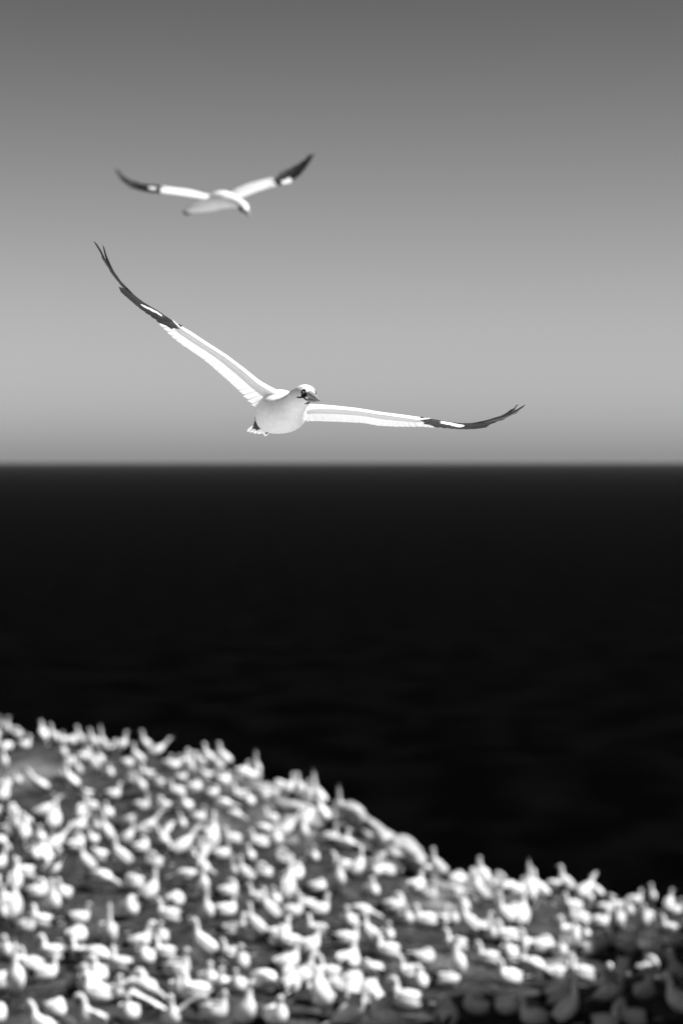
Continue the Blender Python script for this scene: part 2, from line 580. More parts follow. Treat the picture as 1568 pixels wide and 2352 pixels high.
    # the white streak at the bases of the primaries
    if patch:
        (ta, tb, ua, ub, n_p, wp, vv_) = patch
        ta, tb = LE.t_of(*ta), LE.t_of(*tb)
        for k in range(n_p):
            g = k / max(1, n_p - 1)
            t0 = ta + (tb - ta) * 0.70 * g
            path, fr = [], []
            for i in range(7):
                q = i / 6
                t = t0 + (tb - ta) * (0.30 + 0.10 * (k % 3)) * q
                u = ua + (ub - ua) * (0.6 * g + 0.4 * q)
                a, ch, sp, c, n = frame(min(t, 1))
                path.append(a + ch * u + n * (vv_ - 0.001 * k) - c * 0.035 - Vector(org))
                fr.append(((c * patch_n[0] + n * patch_n[1]).normalized(), (n * patch_n[0] - c * patch_n[1]).normalized()))
            fv = feather(path, wp * random.uniform(0.7, 1.3), lambda i: fr[i], tip=0.75, base=0.9, camber=0.1, tone=(white, white), rachis=1.0)
            link('shaft_covert', mesh('shaft_covert', fv[0], fv[1], M_WING, fv[2]), wing)
    return wing


def z2(pts, x0, y0, sc, dep):
    """picture points read from an enlarged crop; dep gives the distance from start to end of the list"""
    out = []
    n = len(pts)
    for i, (x, y) in enumerate(pts):
        f = i / (n - 1)
        out.append(((x0 + x / sc) * 0.6125, (y0 + y / sc) * 0.6125, dep(f)))
    return out


# ------------------------------------------------------------------ the gannet in focus
D0 = FOCUS
root = empty('flying_gannet', P(645, 945, D0), 'large sharp gannet gliding towards the camera with spread wings and a masked face', 'bird', None)
org = root.location.copy()

zl = lambda x, y: ((300 + x / 2.063) * 0.6125, (860 + y / 2.063) * 0.6125)
zr = lambda x, y: ((1100 + x / 1.704) * 0.6125, (1440 + y / 1.704) * 0.6125)
zf = lambda x, y: ((400 + x / 1.912) * 0.6125, (540 + y / 1.912) * 0.6125)

# bird's right wing (rises to the upper left of the picture)
le = [(1700, 1330), (1640, 1285), (1580, 1240), (1525, 1212), (1470, 1188), (1400, 1150), (1300, 1070), (1150, 960), (1000, 865), (880, 785), (735, 705), (620, 615), (510, 545),
      (420, 470), (325, 385), (255, 295), (200, 215), (150, 140), (112, 84)]
te = [(1540, 1400), (1480, 1385), (1430, 1365), (1388, 1338), (1340, 1290), (1265, 1205), (1200, 1150), (1060, 1030), (950, 945), (830, 870), (735, 800), (665, 730), (600, 685),
      (500, 605), (420, 520), (345, 440), (300, 390), (250, 320), (195, 225), (150, 160), (103, 90)]
sw = lambda f: D0 - 0.06 - 0.05 * max(0, 1 - f / 0.12) - 0.05 * math.sin(min(1, f / 0.5) * math.pi * 0.5) + 0.20 * max(0, f - 0.5) ** 1.4 * 2.0
chd = lambda f: 0.17 * (1 - 0.1 * f) * (1 if f < 0.55 else max(0.10, 1 - (f - 0.55) / 0.45 * 0.9))
LEp = z2(le, 300, 860, 2.063, sw)
TEp = z2(te, 300, 860, 2.063, lambda f: sw(f) + chd(f))
build_wing(root, org, LEp, TEp, (0.6, 0, 0.8), zl(735, 705), n_sec=22, thick=1.0, root_k=1.3, sec_from=0.12, patch=(zl(655, 640), zl(512, 548), 0.10, 0.10, 8, 0.009, -0.022), jit=0.006)

# bird's left wing (level, to the right of the picture)
le = [(-60, 135), (20, 122), (80, 114), (130, 112), (250, 122), (400, 140), (550, 165), (700, 185), (790, 200), (870, 213), (960, 222), (1060, 232), (1150, 228),
      (1230, 214), (1330, 187), (1420, 156), (1482, 120)]
te = [(-60, 235), (10, 222), (60, 205), (90, 192), (200, 195), (350, 205), (450, 212), (550, 232), (650, 240), (740, 243), (815, 243), (880, 250), (960, 256), (1050, 257),
      (1130, 256), (1230, 247), (1330, 222), (1430, 172), (1484, 138)]
sw2 = lambda f: D0 - 0.08 + 0.10 * f + 0.22 * max(0, f - 0.5) ** 1.4 * 2.0
LEp = z2(le, 1100, 1440, 1.704, sw2)
TEp = z2(te, 1100, 1440, 1.704, lambda f: sw2(f) + chd(f))
build_wing(root, org, LEp, TEp, (0.05, 0, 1), zr(865, 212), n_sec=22, thick=0.92, root_k=0.7, sec_from=0.12, tip0=0.55, prim_w=0.021, patch=(zr(940, 222), zr(1075, 232), 0.10, 0.10, 8, 0.012, -0.018), jit=0.006)

# body, neck and head: one continuous skin
BU = Vector((0.37, 0.0, 0.93)).normalized()
HU = Vector((0.04, 0.10, 1.0)).normalized()
sp = [  # column, row, distance, half width, half height, head-ness
    (604, 979, 0.34, 0.018, 0.012, 0, 0.012), (610, 973, 0.27, 0.036, 0.028, 0, 0.030), (621, 965, 0.18, 0.060, 0.050, 0, 0.066), (632, 957, 0.09, 0.080, 0.064, 0, 0.100),
    (643, 950, 0.01, 0.090, 0.072, 0, 0.094), (653, 943, -0.07, 0.089, 0.074, 0, 0.066), (665, 936, -0.135, 0.068, 0.066, 0.15, 0.036), (677, 925, -0.20, 0.048, 0.052, 0.4, 0.036),
    (686, 916.5, -0.255, 0.044, 0.044, 0.75, 0.041), (694, 910, -0.30, 0.041, 0.041, 0.95, 0.039), (700, 907, -0.335, 0.040, 0.039, 1, 0.0385),
    (706, 907.5, -0.367, 0.035, 0.034, 1, 0.034), (711, 910, -0.39, 0.026, 0.027, 1, 0.026), (715, 912, -0.405, 0.015, 0.017, 1, 0.016)]
R = catmull(sp, 190)
cen = [P(r[0], r[1], D0 + r[2]) - org for r in R]
ups = [(BU * (1 - r[5]) + HU * r[5]).normalized() for r in R]
V, F = loft(cen, ups, np.maximum(R[:, 3], 0.004), np.maximum(R[:, 4], 0.004), n=96, rt=np.maximum(R[:, 6], 0.004))
# head frame for the face markings
bill_tip = P(734.5, 920.5, D0 - 0.485) - org
bill_base = P(710, 909.5, D0 - 0.392) - org
hf_ = (bill_tip - bill_base).normalized()
hs_ = hf_.cross(HU).normalized()       # bird's right = left of the picture
hs_ = hs_ if hs_.x < 0 else -hs_
hu_ = hs_.cross(hf_).normalized()
hu_ = hu_ if hu_.z > 0 else -hu_
skull = bill_base - hf_ * 0.03


def seg_d(p, a, b_):
    ab = b_ - a
    if ab.length < 1e-9:
        return (p - a).length
    tt = max(0, min(1, (p - a).dot(ab) / ab.dot(ab)))
    return (p - a - ab * tt).length


def hp_(f, s, u):
    return skull + hf_ * f + hs_ * s + hu_ * u


VA = np.array([tuple(v) for v in V])
ORG = np.array(tuple(org))


def on_skin(zx, zy):
    """the skin point seen at a place of the enlarged crop"""
    a = P((880 + zx / 3.92) * 0.6125, (1380 + zy / 3.92) * 0.6125, D0)
    o_ = np.array((0.0, 0.0, ZC))
    dr = np.array(tuple(a)) - o_
    dr /= np.linalg.norm(dr)
    w = VA + ORG - o_
    al = w @ dr
    pd = np.linalg.norm(w - al[:, None] * dr, axis=1)
    ok_ = pd < 0.004
    if not ok_.any():
        return Vector(VA[int(np.argmin(pd))])
    return Vector(VA[int(np.argmin(np.where(ok_, al, 1e9)))])


def mirror(p):
    return p - hs_ * (2 * (p - skull).dot(hs_))


near_marks = []
for pts, r_ in [([(1000, 330), (1000, 360), (998, 395)], 0.0108), ([(985, 410), (1030, 375), (1100, 362)], 0.0068), ([(975, 425), (1040, 395)], 0.0060),
                ([(908, 441), (950, 437), (990, 430)], 0.0028), ([(1005, 445), (1040, 478), (1090, 500)], 0.0036), ([(1140, 500), (1095, 522), (1045, 545)], 0.0045)]:
    q3 = [on_skin(*p) for p in pts]
    for a, b_ in zip(q3[:-1], q3[1:]):
        near_marks.append((a, b_, r_))
EYE_P = on_skin(1000, 358)
marks = near_marks + [(mirror(a), mirror(b_), r_) for a, b_, r_ in near_marks]
T = []
for v in V:
    tn = 0.84
    d_h = (v - skull).dot(hf_)
    if (v - skull).length < 0.09:
        tn = 0.80
        for (a, b_, r_) in marks:
            dd = seg_d(v, a, b_)
            if dd < r_ * 1.15:
                tn = min(tn, 0.012 + 0.8 * max(0, (dd / r_ - 0.9) / 0.25))
    T.append(tn)
link('body', mesh('body', V, F, M_BODY, T), root)

# bill: two mandibles with a dark line between them
def mandible(name, off, h0, w0, h1, tone0, tone1, drop, back=0.012):
    pts = []
    for i in range(15):
        f = i / 14
        c = (bill_base - hf_ * back).lerp(bill_tip, f) + hu_ * (off * (1 - f ** 1.5) + drop * f ** 3)
        k = (1 - f) ** 0.75
        pts.append((c, max(0.0012, w0 * k), max(0.0012, h0 * k + h1 * (f * (1 - f)))))
    V, F = loft([p[0] for p in pts], [hu_] * 15, [p[1] for p in pts], [p[2] for p in pts], n=20)
    T = [tone0 + (tone1 - tone0) * (i // 20) / 14 for i in range(15 * 20)] + [tone0, tone1]
    return link(name, mesh(name, V, F, M_BILL, T), root)


mandible('upper_bill', 0.0070, 0.0155, 0.0180, 0.008, 0.36, 0.26, -0.002)
mandible('lower_bill', -0.0140, 0.0095, 0.0145, 0.006, 0.28, 0.22, 0.002)

for sg in (1, -1):
    c = EYE_P if sg == 1 else mirror(EYE_P)
    c = c - hf_ * 0.002
    V, F, T = [], [], []
    n, r_ = 12, 0.0048
    out = (hs_ * sg * 0.8 + hf_ * 0.6).normalized()
    for i in range(9):
        a = math.pi * i / 8
        for j in range(n):
            ph = 2 * math.pi * j / n
            v = out * math.cos(a) + hu_ * (math.sin(a) * math.cos(ph)) + out.cross(hu_) * (math.sin(a) * math.sin(ph))
            V.append(c + v * r_)
            T.append(0.01 if i <= 2 else (0.45 if i <= 3 else 0.01))
    for i in range(8):
        for j in range(n):
            F.append((i * n + j, i * n + (j + 1) % n, (i + 1) * n + (j + 1) % n, (i + 1) * n + j))
    link('eye', mesh('eye', V, F, M_EYE, T), root)

# tail: pointed white feathers
tb = P(606, 977, D0 + 0.30) - org
tail_root = None
tipz = [(568, 992), (574, 994), (583, 997), (592, 998.5), (601, 997), (608, 1002), (613, 996)]
for k, (tx, ty) in enumerate(tipz):
    tp = P(tx, ty, D0 + 0.50 - 0.012 * abs(k - 2.5)) - org
    sd = (tp - tb).cross(BU).normalized()
    nn = sd.cross(tp - tb).normalized()
    if nn.z < 0:
        nn = -nn
    path = [(tb + sd * 0.003 * (k - 3)).lerp(tp, i / 10) + nn * (0.006 * math.sin(math.pi * i / 10) + 0.001 * (3 - abs(k - 3))) for i in range(11)]
    fv = feather(path, 0.024, lambda i: (sd, nn), tip=0.5, base=0.6, camber=0.12, tone=(0.84, 0.84), rachis=0.85)
    o = link('tail' if k == 0 else 'tail_feather', mesh('tail_feather', fv[0], fv[1], M_VANE, fv[2]), root if k == 0 else tail_root)
    if k == 0:
        tail_root = o

# webbed black feet tucked under the tail
def foot(shank, toes):
    V, F = [], []

    def tube(a, b_, r0, r1):
        v, f = loft([a, a.lerp(b_, 0.5), b_], [BU] * 3, [r0, (r0 + r1) / 2, r1], [r0, (r0 + r1) / 2, r1], n=8)
        o = len(V)
        V.extend(v)
        F.extend([tuple(i + o for i in q) for q in f])
    tube(shank[0], shank[1], 0.0065, 0.005)
    for tpt in toes:
        tube(shank[1], tpt, 0.005, 0.0028)
    nrm = Vector((0, 0.25, 0.0))
    o = len(V)
    webs = [shank[1]] + list(toes)
    for v in webs:
        V.append(v + nrm * 0.006)
    for v in webs:
        V.append(v - nrm * 0.006)
    n = len(webs)
    for i in range(1, n - 1):
        F.append((o, o + i, o + i + 1))
        F.append((o + n, o + n + i + 1, o + n + i))
    return V, F


q = lambda x, y, d: P((880 + x / 3.92) * 0.6125, (1380 + y / 3.92) * 0.6125, D0 + d) - org
V, F = foot((q(318, 728, 0.14), q(318, 770, 0.19)), [q(268, 890, 0.27), q(300, 895, 0.26), q(326, 915, 0.25), q(376, 895, 0.23)])
link('foot', mesh('foot', V, F, M_FOOT), root)
V, F = foot((q(515, 905, 0.16), q(498, 930, 0.19)), [q(458, 962, 0.24), q(468, 958, 0.25), q(478, 952, 0.26)])
link('foot', mesh('foot', V, F, M_FOOT), root)

# ------------------------------------------------------------------ the gannet behind, out of focus
D1 = 20.0
root2 = empty('flying_gannet', P(505, 465, D1), 'smaller blurred gannet flying higher and farther off with its bill pointing down', 'bird', None)
org2 = root2.location.copy()
zz = lambda x, y, d: ((400 + x / 1.912) * 0.6125, (540 + y / 1.912) * 0.6125, D1 + d)
le = [(800, 362), (760, 368), (700, 356), (600, 328), (500, 316), (400, 303), (300, 298), (240, 288), (170, 262), (100, 222), (58, 172)]
te = [(800, 412), (770, 412), (700, 397), (600, 379), (500, 364), (400, 352), (310, 337), (260, 325), (180, 303), (110, 252), (62, 185)]
LEp = z2(te, 400, 540, 1.912, lambda f: D1 - 0.04 + 0.10 * f)
TEp = z2(le, 400, 540, 1.912, lambda f: D1 + 0.15 + 0.04 * f)
build_wing(root2, org2, LEp, TEp, (-0.1, -0.5, 1), zf(395, 350), n_sec=12, thick=0.7, prim_tone=0.016, v_off=0.0, sec_w=1.2, root_k=1.3,
           patch=(zf(352, 342), zf(300, 332), 0.2, 0.3, 5, 0.06, 0.03), covert=True, prim_w=0.058, patch_n=(1, 0.1), ptilt=-0.55, cov_v=0.05)
le = [(830, 352), (870, 362), (930, 322), (1000, 290), (1100, 262), (1180, 243), (1250, 205), (1330, 165), (1400, 125), (1450, 90), (1486, 60)]
te = [(880, 430), (940, 402), (1000, 375), (1100, 335), (1220, 300), (1290, 285), (1330, 268), (1375, 225), (1430, 165), (1465, 120), (1488, 75)]
LEp = z2(te, 400, 540, 1.912, lambda f: D1 - 0.04 + 0.04 * f)
TEp = z2(le, 400, 540, 1.912, lambda f: D1 + 0.15 + 0.02 * f)
build_wing(root2, org2, LEp, TEp, (-0.3, -0.5, 1), zf(1215, 302), n_sec=12, thick=0.7, prim_tone=0.016, v_off=0.0, sec_w=1.2, root_k=1.3,
           patch=(zf(1255, 294), zf(1330, 268), 0.02, 0.12, 4, 0.07, 0.03), covert=True, prim_w=0.06, patch_n=(1, 0.1), ptilt=-0.55, cov_v=0.05)
sp = [zz(575, 485, 0.42) + (0.012, 0.008), zz(610, 470, 0.34) + (0.03, 0.025), zz(680, 450, 0.22) + (0.055, 0.046), zz(750, 430, 0.08) + (0.078, 0.062),
      zz(810, 402, -0.03) + (0.086, 0.074), zz(860, 402, -0.13) + (0.075, 0.068), zz(905, 412, -0.20) + (0.052, 0.050), zz(945, 428, -0.27) + (0.042, 0.042),
      zz(975, 448, -0.33) + (0.041, 0.042), zz(992, 468, -0.37) + (0.033, 0.034), zz(1002, 484, -0.395) + (0.016, 0.018)]
R = catmull(sp, 60)
cen = [P(r[0], r[1], r[2]) - org2 for r in R]
V, F = loft(cen, [Vector((-0.1, 0, 1))] * len(cen), np.maximum(R[:, 3], 0.004), np.maximum(R[:, 4], 0.004), n=28)
hc = P(*zz(988, 466, -0.36)) - org2
T = []
lowm = P(*zz(965, 478, -0.36)) - org2
for v in V:
    T.append(0.03 if (v - lowm).length < 0.042 else 0.83)  # dark face patch, with the throat's shade painted in
link('body', mesh('body', V, F, M_BODY, T), root2)
pa, pb = P(*zz(990, 466, -0.375)) - org2, P(*zz(1037, 535, -0.46)) - org2
for nm, off, hh, tn in (('upper_bill', 0.009, 0.016, 0.40), ('lower_bill', -0.013, 0.014, 0.05)):  # lower bill tone carries the shade under the head
    ud = Vector((0.8, 0, 0.6))
    V, F = loft([pa.lerp(pb, i / 8) + ud * (off * (1 - i / 8)) for i in range(9)], [ud] * 9, [0.018 * (1 - i / 8.3) for i in range(9)],
                [hh * (1 - i / 8.3) for i in range(9)], n=12)
    link(nm, mesh(nm, V, F, M_BILL, [tn] * len(V)), root2)
tb = P(*zz(600, 475, 0.36)) - org2
tail_root = None
for k in range(5):
    tp = P(*zz(548 + 5 * k, 484 + 7 * k, 0.56)) - org2
    sd = (tp - tb).cross(Vector((0, 0, 1))).normalized()
    nn = sd.cross(tp - tb).normalized()
    path = [tb.lerp(tp, i / 8) for i in range(9)]
    fv = feather(path, 0.05, lambda i: (sd, nn), tip=0.5, base=0.6, camber=0.12, tone=(0.08, 0.05))
    o = link('tail' if k == 0 else 'tail_feather', mesh('tail_feather', fv[0], fv[1], M_DARK, fv[2]), root2 if k == 0 else tail_root)
    if k == 0:
        tail_root = o

# ------------------------------------------------------------------ rocks on the rim
M_ROCK = bpy.data.materials.new('bleached_rock')
M_ROCK.use_nodes = True
t = M_ROCK.node_tree
b = t.nodes['Principled BSDF']
b.inputs['Roughness'].default_value = 0.9
b.inputs['Specular IOR Level'].default_value = 0.15
co = t.nodes.new('ShaderNodeTexCoord')
nz = t.nodes.new('ShaderNodeTexNoise'); nz.inputs['Scale'].default_value = 5.0; nz.inputs['Detail'].default_value = 8
cr = t.nodes.new('ShaderNodeValToRGB')
cr.color_ramp.elements[0].position = 0.32; cr.color_ramp.elements[0].color = (0.20, 0.20, 0.20, 1)
cr.color_ramp.elements[1].position = 0.62; cr.color_ramp.elements[1].color = (0.50, 0.50, 0.50, 1)
bp = t.nodes.new('ShaderNodeBump'); bp.inputs['Strength'].default_value = 0.7; bp.inputs['Distance'].default_value = 0.05
t.links.new(co.outputs['Object'], nz.inputs['Vector']); t.links.new(nz.outputs[0], cr.inputs[0]); t.links.new(cr.outputs[0], b.inputs['Base Color'])
t.links.new(nz.outputs[0], bp.inputs['Height']); t.links.new(bp.outputs[0], b.inputs['Normal'])


def hit(px, py, lo=28.5, hi=80.0):
    """distance at which the sight line through a picture point meets the ground"""
    d = np.arange(lo, hi, 0.04)
    below = ZC - (py - HOR) / K * d <= ground((px - 784.0) / K * d, d)
    k = int(np.argmax(below))
    return float(d[k]) if below[k] else None


def rock(px, py, d, sx_, sy_, sz_, tilt, yaw, seed, label):
    n, mrow = 28, 18
    V, F = [], []
    for i in range(mrow + 1):
        a = math.pi * i / mrow
        for j in range(n):
            ph = 2 * math.pi * j / n
            v = np.array([math.sin(a) * math.cos(ph), math.sin(a) * math.sin(ph), math.cos(a)])
            k = 1 + 0.6 * (float(vnoise(v[0] * 1.6 + seed, v[1] * 1.6 + v[2] * 1.3 + 5, 0)) - 0.5) + 0.38 * (float(vnoise(v[0] * 4 + seed, v[1] * 4 + v[2] * 4, 1)) - 0.5)
            v = np.sign(v) * np.abs(v) ** 0.8 * k
            V.append((v[0] * sx_, v[1] * sy_, v[2] * sz_))
    for i in range(mrow):
        for j in range(n):
            F.append((i * n + j, (i + 1) * n + j, (i + 1) * n + (j + 1) % n, i * n + (j + 1) % n))
    p = P(px, py, d)
    o = link('rock', mesh('rock', V, F, M_ROCK), loc=p)
    o.rotation_euler = (0, tilt, yaw)
    tag(o, label, 'rock', 'rocks along the cliff rim')


rock(824, 1884, 51.4, 0.40, 0.5, 0.23, 0.75, 0.2, 3, 'pale upright boulder at the notch of the cliff rim')
rock(870, 1921, 49.0, 0.50, 0.5, 0.20, 0.70, 0.0, 8, 'long pale slab sloping down the cliff rim beside the upright boulder')
rock(928, 1960, 46.6, 0.48, 0.6, 0.23, 0.62, 0.1, 14, 'rounded pale rock at the lower end of the rim ridge above the dip')
rock(684, 1866, 54.4, 0.66, 0.7, 0.20, 0.35, 0.3, 21, 'broad flat pale rock just inside the rim left of the notch')

# ------------------------------------------------------------------ colony birds
TAILW = 0.84
POSES = {
    # spine: x forward, y side, z up, radius   | bill end
    'sitting': ([(-.30, 0, .13, .02), (-.24, 0, .13, .055), (-.12, 0, .135, .10), (.02, 0, .15, .115), (.12, 0, .18, .098), (.175, 0, .245, .064), (.175, 0, .31, .046), (.19, 0, .365, .041), (.22, 0, .395, .043), (.265, 0, .39, .028)], (.37, 0, .37)),
    'standing': ([(-.25, 0, .13, .02), (-.2, 0, .17, .055), (-.12, 0, .24, .09), (-.02, 0, .31, .108), (.07, 0, .40, .092), (.12, 0, .49, .057), (.13, 0, .57, .042), (.135, 0, .64, .038), (.16, 0, .68, .041), (.205, 0, .683, .026)], (.31, 0, .675)),
    'skypointing': ([(-.2, 0, .1, .02), (-.17, 0, .15, .05), (-.1, 0, .23, .085), (-.02, 0, .33, .1), (.05, 0, .43, .085), (.085, 0, .53, .052), (.1, 0, .63, .04), (.11, 0, .72, .035), (.118, 0, .78, .036), (.125, 0, .825, .023)], (.14, 0, .93)),
    'preening': ([(-.30, 0, .13, .02), (-.24, 0, .135, .055), (-.12, 0, .15, .10), (.02, 0, .17, .115), (.12, 0, .21, .092), (.16, .01, .29, .06), (.12, .03, .355, .045), (.05, .06, .36, .04), (-.01, .085, .325, .04), (-.04, .095, .295, .026)], (-.10, .10, .235)),
    'stretching': ([(-.34, 0, .12, .02), (-.27, 0, .14, .05), (-.16, 0, .18, .085), (-.03, 0, .24, .105), (.09, 0, .31, .088), (.19, 0, .38, .056), (.27, 0, .45, .043), (.34, 0, .52, .039), (.385, 0, .56, .041), (.425, 0, .575, .026)], (.525, 0, .60)),
    'bowing': ([(-.29, 0, .12, .02), (-.23, 0, .13, .055), (-.12, 0, .15, .095), (.01, 0, .19, .112), (.10, 0, .25, .088), (.145, 0, .34, .052), (.17, 0, .43, .041), (.22, 0, .485, .038), (.275, 0, .475, .040), (.305, 0, .435, .027)], (.33, 0, .335)),
    'sleeping': ([(-.30, 0, .12, .02), (-.24, 0, .125, .06), (-.12, 0, .135, .108), (.02, 0, .15, .12), (.11, 0, .18, .1), (.14, .02, .235, .07), (.10, .05, .275, .052), (.03, .07, .265, .043), (-.02, .08, .24, .03), (-.05, .085, .225, .02)], (-.09, .09, .20)),
    'flapping': ([(-.28, 0, .14, .02), (-.22, 0, .16, .055), (-.12, 0, .20, .09), (0, 0, .25, .11), (.10, 0, .31, .09), (.15, 0, .39, .055), (.165, 0, .46, .042), (.18, 0, .52, .039), (.21, 0, .55, .041), (.255, 0, .55, .026)], (.36, 0, .54)),
    'leaning': ([(-.36, 0, .20, .02), (-.30, 0, .21, .05), (-.18, 0, .235, .09), (-.04, 0, .25, .108), (.09, 0, .25, .09), (.19, 0, .235, .056), (.28, 0, .215, .042), (.35, 0, .195, .039), (.395, 0, .18, .04), (.43, 0, .165, .026)], (.52, 0, .12)),
}
UPZ = Vector((0, 0, 1))


def up_for(c, i):
    a = Vector(c[max(i - 1, 0)]); b_ = Vector(c[min(i + 1, len(c) - 1)])
    t_ = (b_ - a).normalized()
    # a side axis that stays level keeps the rings from twisting
    s_ = Vector((0, -1, 0))
    return s_.cross(t_).normalized() if abs(t_.dot(s_)) < 0.9 else UPZ


def proto(pose, head_turn, young=False):
    sp_, bend = POSES[pose]
    FX = 0.84 if pose not in ('stretching', 'leaning') else 0.92
    sp_ = [(p[0] * FX, p[1], p[2] * 1.04, p[3] * (1.24 if p[3] > 0.07 else 1.0)) for p in sp_]
    bend = (bend[0] * FX, bend[1], bend[2] * 1.04)
    if head_turn and pose in ('sitting', 'standing', 'bowing'):
        pv = sp_[-3]
        ca, sa = math.cos(head_turn), math.sin(head_turn)
        rot = lambda p: (pv[0] + (p[0] - pv[0]) * ca - (p[1] - pv[1]) * sa, pv[1] + (p[0] - pv[0]) * sa + (p[1] - pv[1]) * ca, p[2])
        sp_ = sp_[:-2] + [rot(p) + (p[3],) for p in sp_[-2:]]
        bend = rot(bend)
    R = catmull(sp_, 26)
    c = R[:, :3]
    ups = [up_for(c, i) for i in range(len(c))]
    rad = np.maximum(R[:, 3], 0.008)
    V, F = loft(c, ups, rad * 1.08, rad * 0.95, n=12)
    head_c = Vector(c[-3])
    T = []
    for v in V:
        dh = (v - head_c).length
        tn = 0.88 - 0.20 * max(0, 1 - dh / 0.15)
        T.append(tn * random.uniform(0.93, 1.04))
    parts = {}
    parts['body'] = [mesh('gannet_body', V, F, M_COLONY, T)]
    p0, p1 = Vector(c[-1]), Vector(bend)
    dr = (p1 - p0).normalized()
    p0 = p0 - dr * 0.02
    side = UPZ if abs(dr.z) < 0.8 else Vector((1, 0, 0))
    Vb, Fb = loft([p0.lerp(p1, i / 4) for i in range(5)], [side] * 5, [0.017, .014, .010, .006, .002], [0.019, .016, .012, .007, .002], n=8)
    parts['bill'] = [mesh('gannet_bill', Vb, Fb, M_BILL, [0.34] * len(Vb))]
    # folded wings lie along the flanks and cross over the tail
    ws = []
    for sg in (1, -1):
        if pose == 'flapping':
            wp_ = catmull([(.06, .05, .33, .10), (.04, .22, .46, .105), (.07, .42, .58, .095), (.02, .60, .66, .07), (-.07, .76, .70, .02)], 14)
            V, F = loft([(p[0], sg * p[1], p[2]) for p in wp_], [UPZ] * 14, [p[3] for p in wp_], [0.016 * (1 - i / 16) for i in range(14)], n=8)
            T = []
            for q_ in range(14):
                T += [0.84 if q_ < 9 else 0.03] * 8
            ws.append(mesh('gannet_wing', V, F, M_COLONY, T + [0.84, 0.03]))
            continue
        i0, i1 = 2, 13
        V, F, T = [], [], []
        cc, rr_s, rr_u, uu = [], [], [], []
        tail_dir = (Vector(c[0]) - Vector(c[4])).normalized()
        for i in range(11):
            f = i / 10
            if f < 0.72:
                k = int(round(i1 + (i0 - i1) * f / 0.72))
                pt = Vector(c[k]) + Vector((0, sg * (rad[k] * 0.86 + 0.006), 0)) + ups[k] * rad[k] * 0.35
            else:
                pt = cc[-1] + tail_dir * 0.055 + Vector((0, -sg * 0.016, 0))
            cc.append(pt)
            rr_s.append(0.018 * (1 - 0.6 * f) * (0.5 if i == 0 else 1))
            rr_u.append((0.070 * math.sin(math.pi * min(1, 0.12 + f * 0.55)) if f < 0.7 else 0.055 * (1 - f) / 0.3 + 0.006))
            uu.append(ups[8])
        V, F = loft(cc, uu, rr_s, rr_u, n=8)
        for q_ in range(11):
            T += [0.80 if q_ < 6 else 0.03] * 8
        T += [0.80, 0.03]
        ws.append(mesh('gannet_wing', V, F, M_COLONY, T))
    parts['wing'] = ws
    # tail wedge
    a = Vector(c[0]); td = (Vector(c[0]) - Vector(c[5])).normalized()
    Vt, Ft = loft([a - td * 0.05, a + td * 0.04, a + td * 0.11, a + td * 0.17], [ups[3]] * 4, [0.035, 0.045, 0.035, 0.004], [0.012, 0.008, 0.005, 0.003], n=8)
    parts['tail'] = [mesh('gannet_tail', Vt, Ft, M_COLONY, [0.8] * len(Vt))]
    if pose in ('standing', 'skypointing', 'stretching', 'leaning', 'flapping'):
        ls = []
        for sg in (1, -1):
            Vl, Fl = loft([Vector((-.03, sg * .05, .24)), Vector((-.02, sg * .052, .10)), Vector((.0, sg * .055, .025)), Vector((.04, sg * .06, .012)), Vector((.10, sg * .07, .008))],
                          [Vector((1, 0, .2))] * 3 + [UPZ] * 2, [.022, .012, .012, .030, .045], [.022, .012, .012, .008, .005], n=8)
            ls.append(mesh('gannet_leg', Vl, Fl, M_FOOT))
        parts['leg'] = ls
    return parts


PROTOS = {}
for ps in POSES:
    PROTOS[ps] = [proto(ps, a) for a in ((0.0, 0.7, -0.8) if ps in ('sitting', 'standing', 'bowing') else (0.0,))]

SHORT = {'s': 'sitting', 't': 'standing', 'k': 'skypointing', 'p': 'preening', 'r': 'stretching', 'b': 'bowing', 'z': 'sleeping', 'l': 'leaning', 'f': 'flapping'}
